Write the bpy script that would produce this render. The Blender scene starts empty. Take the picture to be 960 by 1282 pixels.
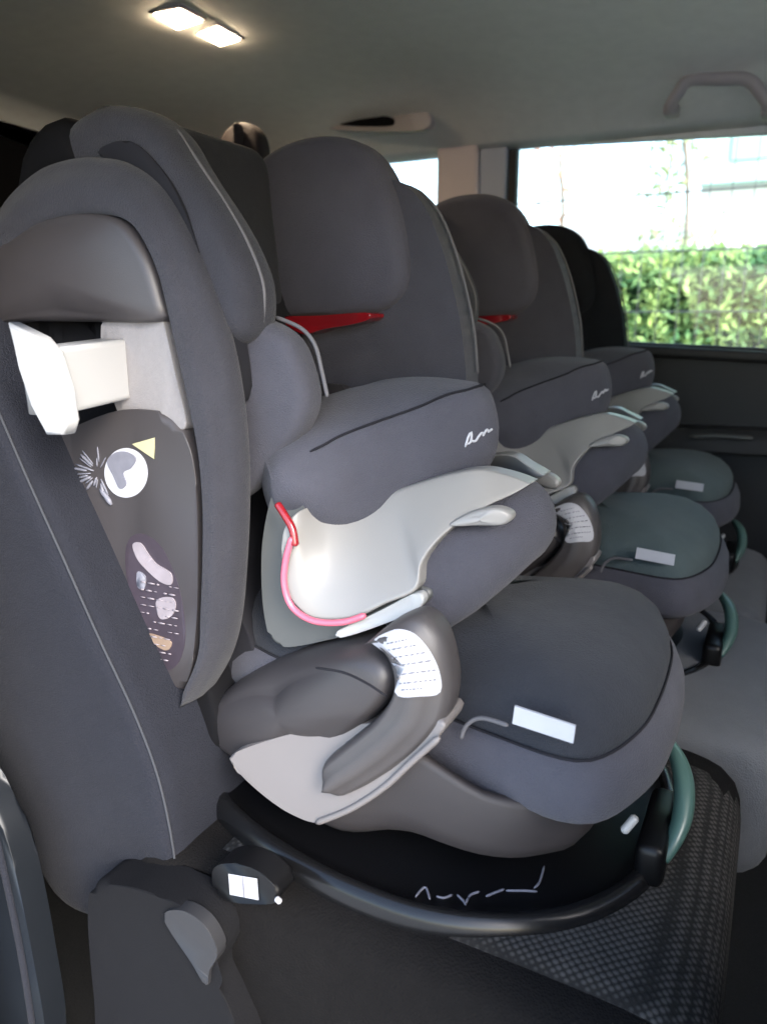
import bpy, bmesh, math, random
from mathutils import Vector, Matrix
random.seed(7)
R = math.radians
S = bpy.context.scene
C = S.collection
# ------------------------------------------------------------------ camera model (metres, camera at the origin, ground far below)
F = 926.0
pit = math.atan(241 / F); yaw = math.atan(510 * math.cos(pit) / F)
sp, cp, sw, cw = math.sin(pit), math.cos(pit), math.sin(yaw), math.cos(yaw)
FW = Vector((-sw * cp, cw * cp, -sp)); RT = Vector((cw, sw, 0)); UP = Vector((-sw * sp, cw * sp, cp))
def ray(x, y): return FW + RT * ((x - 480) / F) - UP * ((y - 641) / F)
def P(x, y, Y):
    d = ray(x, y); return d * (Y / d.y)
def Pz(x, y, z):
    d = ray(x, y); return d * (z / d.z)
def Px(x, y, X):
    d = ray(x, y); return d * (X / d.x)
def PP(pts, Y=None): return [P(p[0], p[1], p[2] if len(p) > 2 else Y) for p in pts]

# ------------------------------------------------------------------ materials
def mat(name, col, rough=0.6, noise=0.12, scale=60, bump=0.0, bscale=300, metal=0.0, sheen=0.0, spec=0.5, weave=0.0, wscale=900, coat=0.0):
    m = bpy.data.materials.new(name); m.use_nodes = True
    nt = m.node_tree; N = nt.nodes; L = nt.links
    b = N['Principled BSDF']
    b.inputs['Roughness'].default_value = rough
    b.inputs['Metallic'].default_value = metal
    b.inputs['Specular IOR Level'].default_value = spec
    b.inputs['Sheen Weight'].default_value = sheen
    b.inputs['Coat Weight'].default_value = coat
    tc = N.new('ShaderNodeTexCoord')
    n = N.new('ShaderNodeTexNoise'); n.inputs['Scale'].default_value = scale; n.inputs['Detail'].default_value = 6
    L.new(tc.outputs['Object'], n.inputs['Vector'])
    cr = N.new('ShaderNodeMix'); cr.data_type = 'RGBA'
    c = Vector(col)
    cr.inputs[6].default_value = (*(c * (1 - noise)), 1); cr.inputs[7].default_value = (*(c * (1 + noise)), 1)
    L.new(n.outputs['Fac'], cr.inputs[0]); L.new(cr.outputs[2], b.inputs['Base Color'])
    if sheen:                                                          # soft large-scale slackness of upholstery
        nw = N.new('ShaderNodeTexNoise'); nw.inputs['Scale'].default_value = 11; nw.inputs['Detail'].default_value = 3; L.new(tc.outputs['Object'], nw.inputs['Vector'])
        bw = N.new('ShaderNodeBump'); bw.inputs['Distance'].default_value = .012; bw.inputs['Strength'].default_value = .35; L.new(nw.outputs['Fac'], bw.inputs['Height'])
    if bump or weave:
        bp = N.new('ShaderNodeBump'); bp.inputs['Distance'].default_value = 0.002
        if weave:
            v = N.new('ShaderNodeTexVoronoi'); v.inputs['Scale'].default_value = wscale
            L.new(tc.outputs['Object'], v.inputs['Vector']); L.new(v.outputs['Distance'], bp.inputs['Height'])
            bp.inputs['Strength'].default_value = weave
        else:
            n2 = N.new('ShaderNodeTexNoise'); n2.inputs['Scale'].default_value = bscale; n2.inputs['Detail'].default_value = 4
            L.new(tc.outputs['Object'], n2.inputs['Vector']); L.new(n2.outputs['Fac'], bp.inputs['Height'])
            bp.inputs['Strength'].default_value = bump
        if sheen: L.new(bw.outputs['Normal'], bp.inputs['Normal'])
        L.new(bp.outputs['Normal'], b.inputs['Normal'])
    return m
def emat(name, col, s):
    m = bpy.data.materials.new(name); m.use_nodes = True
    b = m.node_tree.nodes['Principled BSDF']
    b.inputs['Base Color'].default_value = (*col, 1); b.inputs['Emission Color'].default_value = (*col, 1); b.inputs['Emission Strength'].default_value = s
    return m
M = {}
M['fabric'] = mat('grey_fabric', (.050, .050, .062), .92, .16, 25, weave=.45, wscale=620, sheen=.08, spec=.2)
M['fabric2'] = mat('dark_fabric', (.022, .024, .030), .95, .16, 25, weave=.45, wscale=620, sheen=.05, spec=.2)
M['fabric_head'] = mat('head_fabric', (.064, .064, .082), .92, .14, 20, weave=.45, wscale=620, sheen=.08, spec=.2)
M['fabric_teal'] = mat('teal_grey_fabric', (.060, .080, .082), .95, .16, 25, weave=.45, wscale=620, sheen=.05, spec=.2)
M['fabric_backlit'] = mat('backlit_fabric', (.012, .014, .018), .95, .16, 25, weave=.45, wscale=620, spec=.1)
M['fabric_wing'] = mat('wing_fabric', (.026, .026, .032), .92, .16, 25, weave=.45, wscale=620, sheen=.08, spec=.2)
M['shellp'] = mat('shell_plastic', (.032, .028, .0285), .5, .06, 15, bump=.1, bscale=900, spec=.3)
M['platec'] = mat('plate_highlight', (.020, .020, .022), .5, .1, 20, spec=.3)
M['piping'] = mat('piping', (.09, .087, .093), .8, .1, 40)
M['seam'] = mat('seam', (.014, .014, .017), .95, .1, 40, spec=.1)  # seams, and the painted shade of gaps around the backrest
M['taupe'] = mat('taupe_plastic', (.050, .045, .045), .42, .06, 15, bump=.08, bscale=900)
M['taupe_d'] = mat('dark_taupe_plastic', (.036, .032, .033), .45, .06, 15, bump=.1, bscale=900)
M['sand'] = mat('sand_plastic', (.15, .135, .13), .45, .05, 15)
M['white'] = mat('white_plastic', (.30, .30, .30), .4, .03, 12)
M['cream'] = mat('cream_plastic', (.205, .198, .188), .38, .03, 12)
M['insert'] = mat('ribbed_insert', (.18, .17, .17), .6, .1, 200, bump=.4, bscale=500)
M['greyp'] = mat('grey_plastic', (.06, .062, .06), .4, .05, 15, bump=.1, bscale=900)
M['lightg'] = mat('light_grey_plastic', (.30, .30, .29), .4, .05, 15)
M['black'] = mat('black_plastic', (.003, .003, .0035), .4, .15, 15, bump=.1, bscale=900, spec=.25)
M['blackm'] = mat('black_matte', (.005, .005, .006), .9, .15, 15, spec=.1)
M['gloss'] = mat('black_rim', (.006, .006, .0065), .25, .1, 15, spec=.35)
M['red'] = mat('red_plastic', (.20, .006, .010), .25, .05, 15, coat=.5)
M['pink'] = mat('pink_reflection', (.50, .10, .15), .3, .05, 15, coat=.3)
M['green'] = mat('green_lever', (.05, .10, .088), .35, .08, 20)
M['label'] = mat('white_label', (.36, .36, .385), .6, .04, 60)
M['labelg'] = mat('grey_label_print', (.13, .13, .155), .6, .2, 90)
M['yellow'] = mat('yellow_label', (.36, .34, .20), .6, .05, 60)
M['orange'] = mat('tan_label', (.20, .14, .10), .6, .2, 90)
M['stdark'] = mat('sticker_dark', (.03, .022, .03), .5, .3, 90)
M['pinkish'] = mat('sticker_pale', (.20, .175, .19), .6, .15, 90)
M['chrome'] = mat('bright_metal', (.6, .6, .62), .25, .05, 20, metal=1)
M['headliner'] = mat('headliner', (.88, .875, .80), .95, .07, 30, bump=.25, bscale=500)
M['pillar'] = mat('pillar_trim', (.70, .60, .57), .7, .04, 20, bump=.1, bscale=600)
M['pillar2'] = mat('frame_trim', (.45, .48, .54), .6, .04, 20)
M['door'] = mat('door_trim', (.007, .007, .008), .6, .15, 30, bump=.2, bscale=500)
M['handle'] = mat('grab_handle_trim', (.46, .42, .41), .6, .04, 20)
M['webbing'] = mat('belt_webbing', (.03, .018, .016), .7, .2, 90, bump=.4, bscale=700)
M['bodyblue'] = mat('sill_trim', (.004, .0055, .008), .45, .1, 20)
M['carpet'] = mat('carpet', (.012, .012, .012), 1, .4, 200, bump=.6, bscale=300)
M['bkpipe'] = mat('back_piping', (.028, .030, .036), .9, .1, 30)
M['vcush'] = mat('seat_front_cloth', (.10, .105, .115), .9, .12, 30, weave=.4, wscale=450, sheen=.06, spec=.2)
M['vback'] = mat('seat_back_cloth', (.012, .013, .018), .85, .12, 30, weave=.4, wscale=450, sheen=.03, spec=.12)
# the knitted diamond cloth of the car's own seats
def knit(name, c0, c1, s=150):
    m = bpy.data.materials.new(name); m.use_nodes = True
    nt = m.node_tree; N = nt.nodes; L = nt.links; b = N['Principled BSDF']
    b.inputs['Roughness'].default_value = .95; b.inputs['Specular IOR Level'].default_value = .15
    tc = N.new('ShaderNodeTexCoord'); mp = N.new('ShaderNodeMapping'); mp.inputs['Rotation'].default_value = (0, 0, R(45))
    L.new(tc.outputs['Object'], mp.inputs['Vector'])
    v = N.new('ShaderNodeTexVoronoi'); v.inputs['Scale'].default_value = s; v.inputs['Randomness'].default_value = .12
    L.new(mp.outputs['Vector'], v.inputs['Vector'])
    n = N.new('ShaderNodeTexNoise'); n.inputs['Scale'].default_value = 20; L.new(tc.outputs['Object'], n.inputs['Vector'])
    cr = N.new('ShaderNodeValToRGB'); cr.color_ramp.elements[0].position = .25; cr.color_ramp.elements[1].position = .55
    cr.color_ramp.elements[0].color = (*c1, 1); cr.color_ramp.elements[1].color = (*c0, 1)
    L.new(v.outputs['Distance'], cr.inputs[0])
    mx = N.new('ShaderNodeMix'); mx.data_type = 'RGBA'; mx.blend_type = 'MULTIPLY'; mx.inputs[0].default_value = .4
    L.new(cr.outputs[0], mx.inputs[6]); L.new(n.outputs['Fac'], mx.inputs[7]); L.new(mx.outputs[2], b.inputs['Base Color'])
    bp = N.new('ShaderNodeBump'); bp.inputs['Strength'].default_value = .6; bp.inputs['Distance'].default_value = .002; bp.invert = True
    L.new(v.outputs['Distance'], bp.inputs['Height']); L.new(bp.outputs['Normal'], b.inputs['Normal'])
    return m
M['knit'] = knit('knit_cloth', (.016, .015, .0145), (.062, .058, .055), 150)
M['cloth2'] = mat('recliner_cloth', (.006, .006, .007), .8, .12, 30, bump=.3, bscale=400, spec=.12)
M['cloth'] = mat('seat_side_cloth', (.006, .0055, .0055), .95, .2, 60, weave=.4, wscale=400, spec=.08)

# ------------------------------------------------------------------ mesh tools
def crom(pts, n, closed=True):
    """resample a Catmull-Rom curve through pts to n points, evenly spaced"""
    pts = [Vector(p) for p in pts]; k = len(pts); out = []
    seg = k if closed else k - 1; sub = 14
    for i in range(seg):
        g = lambda j: pts[j % k] if closed else pts[max(0, min(k - 1, j))]
        p0, p1, p2, p3 = g(i - 1), g(i), g(i + 1), g(i + 2)
        for s in range(sub):
            t = s / sub; t2 = t * t; t3 = t2 * t
            out.append(.5 * ((2 * p1) + (p2 - p0) * t + (2 * p0 - 5 * p1 + 4 * p2 - p3) * t2 + (3 * p1 - p0 - 3 * p2 + p3) * t3))
    if not closed: out.append(pts[-1].copy())
    D = [0.0]; m = len(out)
    for i in range(1, m + (1 if closed else 0)): D.append(D[-1] + (out[i % m] - out[i - 1]).length)
    tot = D[-1]; res = []; j = 0
    for i in range(n):
        d = tot * i / (n if closed else n - 1)
        while j < len(D) - 2 and D[j + 1] < d: j += 1
        f = (d - D[j]) / max(1e-9, D[j + 1] - D[j])
        res.append(out[j % m].lerp(out[(j + 1) % m], min(1, max(0, f))))
    return res
def link(name, bm, m, parent=None, smooth=True):
    bmesh.ops.recalc_face_normals(bm, faces=bm.faces)
    me = bpy.data.meshes.new(name); bm.to_mesh(me); bm.free()
    if smooth:
        for p in me.polygons: p.use_smooth = True
    me.materials.append(m)
    o = bpy.data.objects.new(name, me); C.objects.link(o)
    if parent:
        o.parent = parent; o.matrix_parent_inverse = Matrix.Translation(-parent.location)
    return o
def loft(rings, cap=True, bm=None, closed=True):
    bm = bm or bmesh.new(); vs = [[bm.verts.new(p) for p in r] for r in rings]
    n = len(rings[0])
    for a, b in zip(vs, vs[1:]):
        for i in range(n if closed else n - 1):
            j = (i + 1) % n
            try: bm.faces.new((a[i], a[j], b[j], b[i]))
            except ValueError: pass
    if cap:
        for r in (vs[0], vs[-1]):
            c = bm.verts.new(sum((v.co for v in r), Vector()) / n)
            for i in range(n):
                try: bm.faces.new((r[i], r[(i + 1) % n], c))
                except ValueError: pass
    return bm
def inset(r, d, c):
    o = []
    for p in r:
        v = p - c; l = v.length; o.append(c + v * max(.02, 1 - d / max(l, 1e-6)))
    return o
def pillow_bm(pts, th, r=.012, bulge=.004, n=72, dirv=(0, 1, 0), c=None, bback=None, bm=None):
    """soft-edged body from a closed 3-D outline: th deep along dirv, rounded edge r, faces bulging"""
    o = crom(pts, n); dirv = Vector(dirv).normalized()
    c = Vector(c) if c else sum(o, Vector()) / n
    rings = []
    def face(base, sgn, bl):
        inner = inset(o, r, c); out = []
        for s in (.04, .2, .4, .6, .8, .93):
            out.append([c + (p - c) * s + dirv * (base - sgn * bl * (1 - s ** 2.2)) for p in inner])
        return out
    rings += face(0, 1, bulge)
    for k in range(0, 6):
        a = math.pi / 2 * k / 5
        rings.append([p + dirv * (r * (1 - math.cos(a))) for p in inset(o, r * (1 - math.sin(a)), c)])
    for k in range(5, -1, -1):
        a = math.pi / 2 * k / 5
        rings.append([p + dirv * (th - r * (1 - math.cos(a))) for p in inset(o, r * (1 - math.sin(a)), c)])
    rings += list(reversed(face(th, -1, bback if bback is not None else bulge)))
    return loft(rings, bm=bm)
def pillow(name, m, parent, pts, th, **k): return link(name, pillow_bm(pts, th, **k), m, parent)
def slab(name, m, parent, pts, th, r=.01, n=90, dirv=(0, 1, 0), smoothpts=True, seg=4):
    """any simple outline extruded, bevelled rim (for outlines that are not star shaped)"""
    o = crom(pts, n) if smoothpts else [Vector(p) for p in pts]
    dirv = Vector(dirv).normalized(); bm = bmesh.new()
    a = [bm.verts.new(p) for p in o]; b = [bm.verts.new(p + dirv * th) for p in o]
    k = len(o)
    f1 = bm.faces.new(a); f2 = bm.faces.new(list(reversed(b)))
    for i in range(k): bm.faces.new((a[i], b[i], b[(i + 1) % k], a[(i + 1) % k]))
    if r:
        es = [e for e in bm.edges if (e in f1.edges[:]) or (e in f2.edges[:])]
        bmesh.ops.bevel(bm, geom=es, offset=r, segments=seg, affect='EDGES', profile=.5, clamp_overlap=True)
    ob = link(name, bm, m, parent)
    md = ob.modifiers.new('wn', 'WEIGHTED_NORMAL'); md.keep_sharp = False
    return ob
def band_bm(outer, inner, prof, n=60):
    """strip between two open 3-D curves; prof = list of (t across, offset along +Y)"""
    A = crom(outer, n, False); B = crom(inner, n, False); rings = []
    for k, (a, b) in enumerate(zip(A, B)):
        e = min(1, min(k, n - 1 - k) / 3.0); e = math.sqrt(max(.03, 1 - (1 - e) ** 2))
        mid = a.lerp(b, .5); ring = []
        for t, y in prof:
            q = a.lerp(b, t); q = mid + (q - mid) * e
            ring.append(q + Vector((0, y, 0)))
        rings.append(ring)
    return loft(rings)
def round_prof(th, r, w=.08, bulge=.006, k=5):
    pr = []
    q = min(.45, r / w)
    for i in range(k + 1):
        a = math.pi / 2 * i / k; pr.append((q * (1 - math.sin(a)), r * (1 - math.cos(a)) - bulge * (i == 0) * 0))
    pr = list(reversed(pr))                                            # (0,r) -> (q,0)
    top = [(t, y) for t, y in pr]
    mid = [(q + (1 - 2 * q) * s, -bulge * math.sin(math.pi * s)) for s in (.2, .4, .6, .8)]
    top2 = [(1 - t, y) for t, y in reversed(pr)]
    front = list(reversed([(t, y) for t, y in [(q * (1 - math.cos(math.pi / 2 * i / k)), r * (1 - math.sin(math.pi / 2 * i / k))) for i in range(k + 1)]]))
    front = list(reversed(front))                                      # (0,r)...(q,0)
    back = [(1 - t, y) for t, y in reversed(front)]
    bot = [(1 - t, th - y) for t, y in front]; bot2 = [(t, th - y) for t, y in reversed(front)]
    return front + mid + back + bot + bot2
def tube_bm(pts, r, n=80, sides=10, smooth=True, flat=1.0, bm=None, up=(0, 1, 0), taper=True):
    o = crom(pts, n, False) if smooth else [Vector(p) for p in pts]
    n = len(o); rings = []; up = Vector(up)
    for i, p in enumerate(o):
        t = (o[min(n - 1, i + 1)] - o[max(0, i - 1)]).normalized()
        s = t.cross(up)
        if s.length < 1e-3: s = t.cross(Vector((1, 0, 0)))
        s.normalize(); u = s.cross(t).normalized()
        rr = r(i / (n - 1)) if callable(r) else r
        if taper and (i == 0 or i == n - 1): rr *= .5
        rings.append([p + (s * math.cos(2 * math.pi * k / sides) + u * flat * math.sin(2 * math.pi * k / sides)) * rr for k in range(sides)])
    return loft(rings, bm=bm)
def tube(name, m, parent, pts, r, **k): return link(name, tube_bm(pts, r, **k), m, parent)
def box_bm(c, s, rot=None, bm=None, bev=.0):
    b2 = bmesh.new(); bmesh.ops.create_cube(b2, size=1)
    bmesh.ops.scale(b2, vec=s, verts=b2.verts)
    if bev: bmesh.ops.bevel(b2, geom=b2.edges[:], offset=bev, segments=3, affect='EDGES', profile=.5)
    if rot: bmesh.ops.rotate(b2, matrix=rot, verts=b2.verts)
    bmesh.ops.translate(b2, vec=c, verts=b2.verts)
    if bm is None: return b2
    me = bpy.data.meshes.new('t'); b2.to_mesh(me); b2.free(); bm.from_mesh(me); bpy.data.meshes.remove(me); return bm
def empty(name, loc, label, cat, group=None):
    o = bpy.data.objects.new(name, None); C.objects.link(o); o.location = loc; o.empty_display_size = .1
    o['label'] = label; o['category'] = cat
    if group: o['group'] = group
    return o
def tag(o, label, cat, group=None):
    o['label'] = label; o['category'] = cat
    if group: o['group'] = group
    return o
def mir(p, yc=.80): return Vector((p[0], 2 * yc - p[1], p[2]))

from mathutils.bvhtree import BVHTree
# ================================================================== THE CHILD SEAT
YC = .80
seat = empty('child_car_seat', (-.35, YC, -.58), 'nearest grey child car seat with impact shield and taupe swivel shell', 'child seat', 'child car seats strapped in a row')
# ---- base: plan outline from its near rim, mirrored about the centre line
near = [(-.70, .72), (-.63, .640), (-.539, .585), (-.442, .552), (-.329, .537), (-.223, .548), (-.129, .598), (-.072, .670), (-.045, .76)]
plan = [Vector((x, y, 0)) for x, y in near] + [mir(Vector((x, y, 0))) for x, y in reversed(near)]
plan = crom(plan, 110); pc = Vector((-.37, YC, 0))
def lev(pl, c, d, z, tilt=0): return [Vector((q.x, q.y, z + tilt * (q.x - c.x))) for q in inset(pl, d, c)]
rings = [lev(plan, pc, d, z) for d, z in [(.03, -.610), (.012, -.608), (.006, -.600), (.004, -.575), (.007, -.564), (.013, -.560), (.020, -.562), (.026, -.565), (.036, -.5655), (.07, -.564), (.10, -.557), (.2, -.55)]]
base = link('base', loft(rings), M['black'], seat)
rl = [lev(plan, pc, d, z) for d, z in [(.020, -.609), (.010, -.604), (.003, -.596), (.0, -.580), (.002, -.567), (.008, -.559), (.016, -.558), (.022, -.563), (.026, -.572)]]
link('rim', loft(rl, cap=False), M['gloss'], base)
# script mark on the near side of the base, drawn as thin strokes
def bvh(o): return BVHTree.FromPolygons([v.co.copy() for v in o.data.vertices], [tuple(p.vertices) for p in o.data.polygons])
def on_surface_raw(bv, pts, lift=.001):
    out = []
    for x, y in pts:
        d = ray(x, y).normalized(); h = bv.ray_cast(Vector(), d)
        if h[0] is not None: out.append(h[0] - d * lift)
    return out
BASE_BV = bvh(base)
bm = bmesh.new()
for st in ([(520, 1123), (527, 1114), (533, 1111), (538, 1126)], [(546, 1122), (556, 1124), (566, 1120)], [(572, 1120), (580, 1128), (583, 1133)], [(583, 1131), (588, 1121), (600, 1116)],
           [(608, 1122), (618, 1118), (631, 1113)], [(633, 1115), (655, 1115), (672, 1116)], [(668, 1112), (675, 1104), (681, 1084)]):
    pts = on_surface_raw(BASE_BV, st)
    if len(pts) > 1: tube_bm(pts, .0013, n=12, sides=6, bm=bm)
logo = link('script_mark', bm, M['labelg'], base)
# skirt carrying the script mark
# grooves / button on the base
link('release_button', box_bm(P(378, 1068, .60), (.018, .01, .012), bev=.003), M['gloss'], base)
# green recline lever at the front
tube('recline_lever', M['green'], seat, [P(838, 930, .84), P(850, 955, .815), P(856, 985, .79), P(854, 1020, .765), P(843, 1052, .74), P(828, 1078, .72)], lambda t: .006 + .005 * math.sin(math.pi * t), sides=14, flat=1.3)
link('lever_bracket', box_bm(P(822, 1045, .76), (.03, .12, .05), bev=.01), M['black'], seat)
tube('indicator', M['white'], seat, [P(779, 1042, .665), P(786, 1034, .668), P(796, 1022, .672)], .0045, n=10)
# ---- taupe shell bowl (loft of plan outlines, boat shaped)
bn = [(-.66, .74), (-.60, .655), (-.50, .600), (-.40, .578), (-.28, .572), (-.20, .580), (-.145, .612), (-.110, .68)]
bpl = crom([Vector((x, y, 0)) for x, y in bn] + [mir(Vector((x, y, 0))) for x, y in reversed(bn)], 110); bc = Vector((-.36, YC, 0))
def ztop(x):
    ks = [(-.8, -.40), (-.55, -.47), (-.46, -.50), (-.40, -.455), (-.315, -.392), (-.27, -.405), (-.20, -.435), (-.12, -.45), (0, -.45)]
    for (a, za), (b, zb) in zip(ks, ks[1:]):
        if a <= x <= b: return za + (zb - za) * (x - a) / (b - a)
    return -.45
rings = []
for d, t in [(.20, -.02), (.09, -.015), (.055, 0), (.033, .08), (.016, .2), (.006, .4), (.002, .7), (.0, .93), (.003, 1.0), (.012, 1.0), (.018, .9), (.02, .5)]:
    ring = []
    for b in bpl:
        g_ = max(0, min(1, (-.26 - b.x) / .12)); g_ = g_ * g_ * (3 - 2 * g_)          # the shell's foot is fuller towards the rear
        q = inset([b], d * (1 - .70 * g_), bc)[0]; zb = -.530 - .012 * g_
        ring.append(Vector((q.x, q.y, zb + (ztop(b.x) - zb) * t)))
    rings.append(ring)
link('swivel_shell', loft(rings), M['shellp'], seat)
slab('shell_insert', M['sand'], seat, PP([(290, 945, .575), (300, 968, .566), (335, 1000, .562), (368, 1021, .562), (400, 1030, .562), (436, 1014, .562), (500, 968, .562), (552, 920, .566), (545, 900, .57), (470, 905, .58), (380, 915, .58)]), .05, r=.004)
tube('ridge_highlight', M['sand'], seat, PP([(396, 1030), (438, 1013), (480, 986), (515, 954), (550, 923)], .561), .0035, n=40)  # highlight along the shell's crest, drawn as a pale tube
# ---- swivel arm and rear cheek pad
ao = [(462, 802, .575), (488, 782, .578), (522, 772, .580), (548, 798, .580), (561, 850, .576), (558, 892, .570), (543, 918, .564), (518, 944, .560), (488, 968, .557), (456, 988, .554), (428, 1001, .553), (416, 1003, .553)]
ai = [(458, 806, .575), (470, 815, .562), (482, 832, .557), (488, 858, .554), (483, 882, .553), (464, 907, .552), (440, 927, .551), (416, 946, .550), (402, 958, .550), (397, 972, .550)]
link('armrest', band_bm(PP(ao), PP(ai), round_prof(.040, .013, .06, .007), 80), M['taupe'], seat)
ch_ = [(248, 905), (275, 868), (330, 838), (400, 822), (455, 822), (484, 850), (478, 885), (450, 915), (415, 945), (365, 958), (310, 963), (268, 945)]
ar = pillow('cheek_pad', M['taupe_d'], seat, [P(x, y, .560 + .00022 * (484 - x)) for x, y in ch_], .10, r=.03, bulge=.012)
tube('groove', M['seam'], ar, [P(395, 836, .549), P(430, 842, .5455), P(460, 856, .5425), P(484, 872, .545)], .0012, n=24)
ARM_BV = bvh([o for o in seat.children if o.name.startswith('armrest')][0])
wsp = crom([Vector((x, y, 0)) for x, y in [(466, 806), (488, 790), (505, 788), (522, 796), (540, 818), (551, 845), (550, 868), (524, 872), (496, 870), (490, 838)]], 40)
wc = on_surface_raw(ARM_BV, [(508, 836)], .003)[0]
bm = bmesh.new(); prev = None; cv = bm.verts.new(wc)
for f in (.35, .7, 1.0):
    ring = []
    for q in wsp:
        h = on_surface_raw(ARM_BV, [(508 + (q.x - 508) * f, 836 + (q.y - 836) * f)], .003); ring.append(bm.verts.new(h[0] if h else wc))
    for i in range(40):
        j = (i + 1) % 40
        bm.faces.new((cv, ring[i], ring[j]) if prev is None else (prev[i], ring[i], ring[j], prev[j]))
    prev = ring
st = link('sticker_highlight', bm, M['label'], seat)  # sticker whose white mostly paints in a glossy highlight
bm = bmesh.new()
r4 = random.Random(11)
for a, b in [((484, 806), (512, 800)), ((486, 814), (524, 807)), ((490, 824), (532, 817)), ((494, 834), (540, 827)), ((497, 845), (545, 839)), ((500, 856), (546, 851)), ((502, 864), (530, 862))]:
    u = 0
    while u < .92:
        l = r4.uniform(.05, .16); v = min(1, u + l)
        tube_bm(on_surface_raw(ARM_BV, [(a[0] + (b[0] - a[0]) * q, a[1] + (b[1] - a[1]) * q) for q in (u, v)], .0036), .0007, n=3, sides=5, bm=bm)
        u = v + r4.uniform(.03, .08)
link('print', bm, M['labelg'], st)
# ---- seat cushion: plan outline stack, tilting up to the front
cn = [(-.62, .80), (-.60, .68), (-.50, .63), (-.40, .625), (-.30, .620), (-.21, .606), (-.13, .598), (-.096, .622), (-.072, .69), (-.065, .76)]
cpl = crom([Vector((x, y, 0)) for x, y in cn] + [mir(Vector((x, y, 0))) for x, y in reversed(cn)], 120); cc = Vector((-.30, YC, 0))
def cz(q, t): return t
lv = [(.07, -.462), (.03, -.460), (.010, -.456), (-.003, -.447), (-.008, -.440), (-.006, -.418), (.002, -.400), (.010, -.391), (.014, -.389)]
rings = [[Vector((q.x, q.y, z + .06 * max(0, -.27 - q.x))) for q in inset(cpl, d, cc)] for d, z in lv]
cush = link('seat_cushion', loft(rings), M['fabric'], seat)
lv = [(.016, -.400), (.013, -.390), (.015, -.375), (.024, -.358), (.040, -.345), (.065, -.334), (.10, -.326), (.14, -.321), (.2, -.319)]
rings = []
for d, z in lv:
    rings.append([Vector((q.x, q.y, z + .06 * max(0, -.27 - q.x))) for q in inset(cpl, d, cc)])
pad = link('seat_pad', loft(rings), M['fabric2'], seat)
g = [Vector((q.x, q.y, -.390 + .06 * max(0, -.27 - q.x))) for q in inset(cpl, .011, cc)]
tube('seam', M['seam'], pad, g + g[:1], .0015, smooth=False, sides=8, taper=False, up=(0, 0, 1))
lb = link('side_label', bmesh.new(), M['label'], seat)
bpy.data.objects.remove(lb)
A = [P(644, 884, .598), P(720, 909, .594), P(717, 931, .592), P(641, 906, .596)]
link('care_label', loft([[p for p in A], [p + Vector((0, .0025, 0)) for p in A]]), M['label'], seat, smooth=False)
tube('piping', M['piping'], seat, [P(577, 925, .600), P(584, 908, .602), P(602, 899, .603), P(636, 908, .598)], .0022, n=30)
# ---- impact shield: padded block lofted across the seat, bull-nosed in plan
def lerpk(ks, v):
    if v <= ks[0][0]: return ks[0][1]
    for (a, fa), (b, fb) in zip(ks, ks[1:]):
        if a <= v <= b:
            t = (v - a) / (b - a); t = t * t * (3 - 2 * t) * .35 + t * .65; return fa + (fb - fa) * t
    return ks[-1][1]
def sym(y): return YC - abs(y - YC)
def shield_ring(y, k=1.0):
    s = sym(y)
    xf = lerpk([(.60, -.458), (.62, -.443), (.66, -.412), (.70, -.378), (.75, -.330), (.78, -.303), (.80, -.294)], s)
    zt = lerpk([(.62, -.148), (.70, -.112), (.77, -.082), (.80, -.076)], s)
    hh = lerpk([(.62, .045), (.65, .080), (.67, .102), (.69, .112), (.74, .104), (.80, .096)], s)
    prof = [(-.004, .004), (.008, -.01), (.016, -.45 * hh), (.012, -.8 * hh), (-.004, -1.0 * hh), (-.05, -1.06 * hh), (-.13, -1.1 * hh), (-.17, -.7 * hh), (-.178, -.1 * hh), (-.168, -.006), (-.13, .006), (-.08, .011), (-.03, .009)]
    kb = lerpk([(.625, .22), (.66, .55), (.72, 1)], s)
    pts = crom([Vector((xf + a * (kb if a < -.02 else 1), y, zt + b)) for a, b in prof], 60)
    c = Vector((xf - .08 * kb, y, zt - .45 * hh))
    return [c + (p - c) * k for p in pts]
ys = []
y0, y1 = .622, 2 * YC - .622
rings = []
for k in range(0, 7):
    a = math.pi / 2 * k / 6; rings.append(shield_ring(y0 + .035 * (1 - math.cos(a)), .12 + .88 * math.sin(a) ** .7))
for k in range(1, 26): rings.append(shield_ring(y0 + .035 + (y1 - y0 - .07) * k / 26))
for k in range(6, -1, -1):
    a = math.pi / 2 * k / 6; rings.append(shield_ring(y1 - .035 * (1 - math.cos(a)), .12 + .88 * math.sin(a) ** .7))
shd = link('impact_shield', loft(rings), M['fabric'], seat)
sm = []
for k in range(0, 27):
    y = y0 + .02 + (y1 - y0 - .04) * k / 26; s = sym(y)
    r_ = shield_ring(y); sm.append(r_[0] + Vector((.0, 0, .001)))
tube('seam', M['seam'], shd, sm, .0015, n=70, sides=8)
SH_BV = bvh(shd)
bm = bmesh.new()
for stt in ([(582, 560), (586, 547), (590, 541), (589, 553), (584, 556)], [(590, 552), (595, 552), (599, 546)], [(597, 549), (603, 542), (606, 545)], [(604, 546), (609, 538), (612, 541)], [(610, 541), (616, 537)]):
    tube_bm(on_surface_raw(SH_BV, stt, .0006), .0015, n=14, sides=6, bm=bm)
link('script_mark', bm, M['label'], shd)
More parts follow.
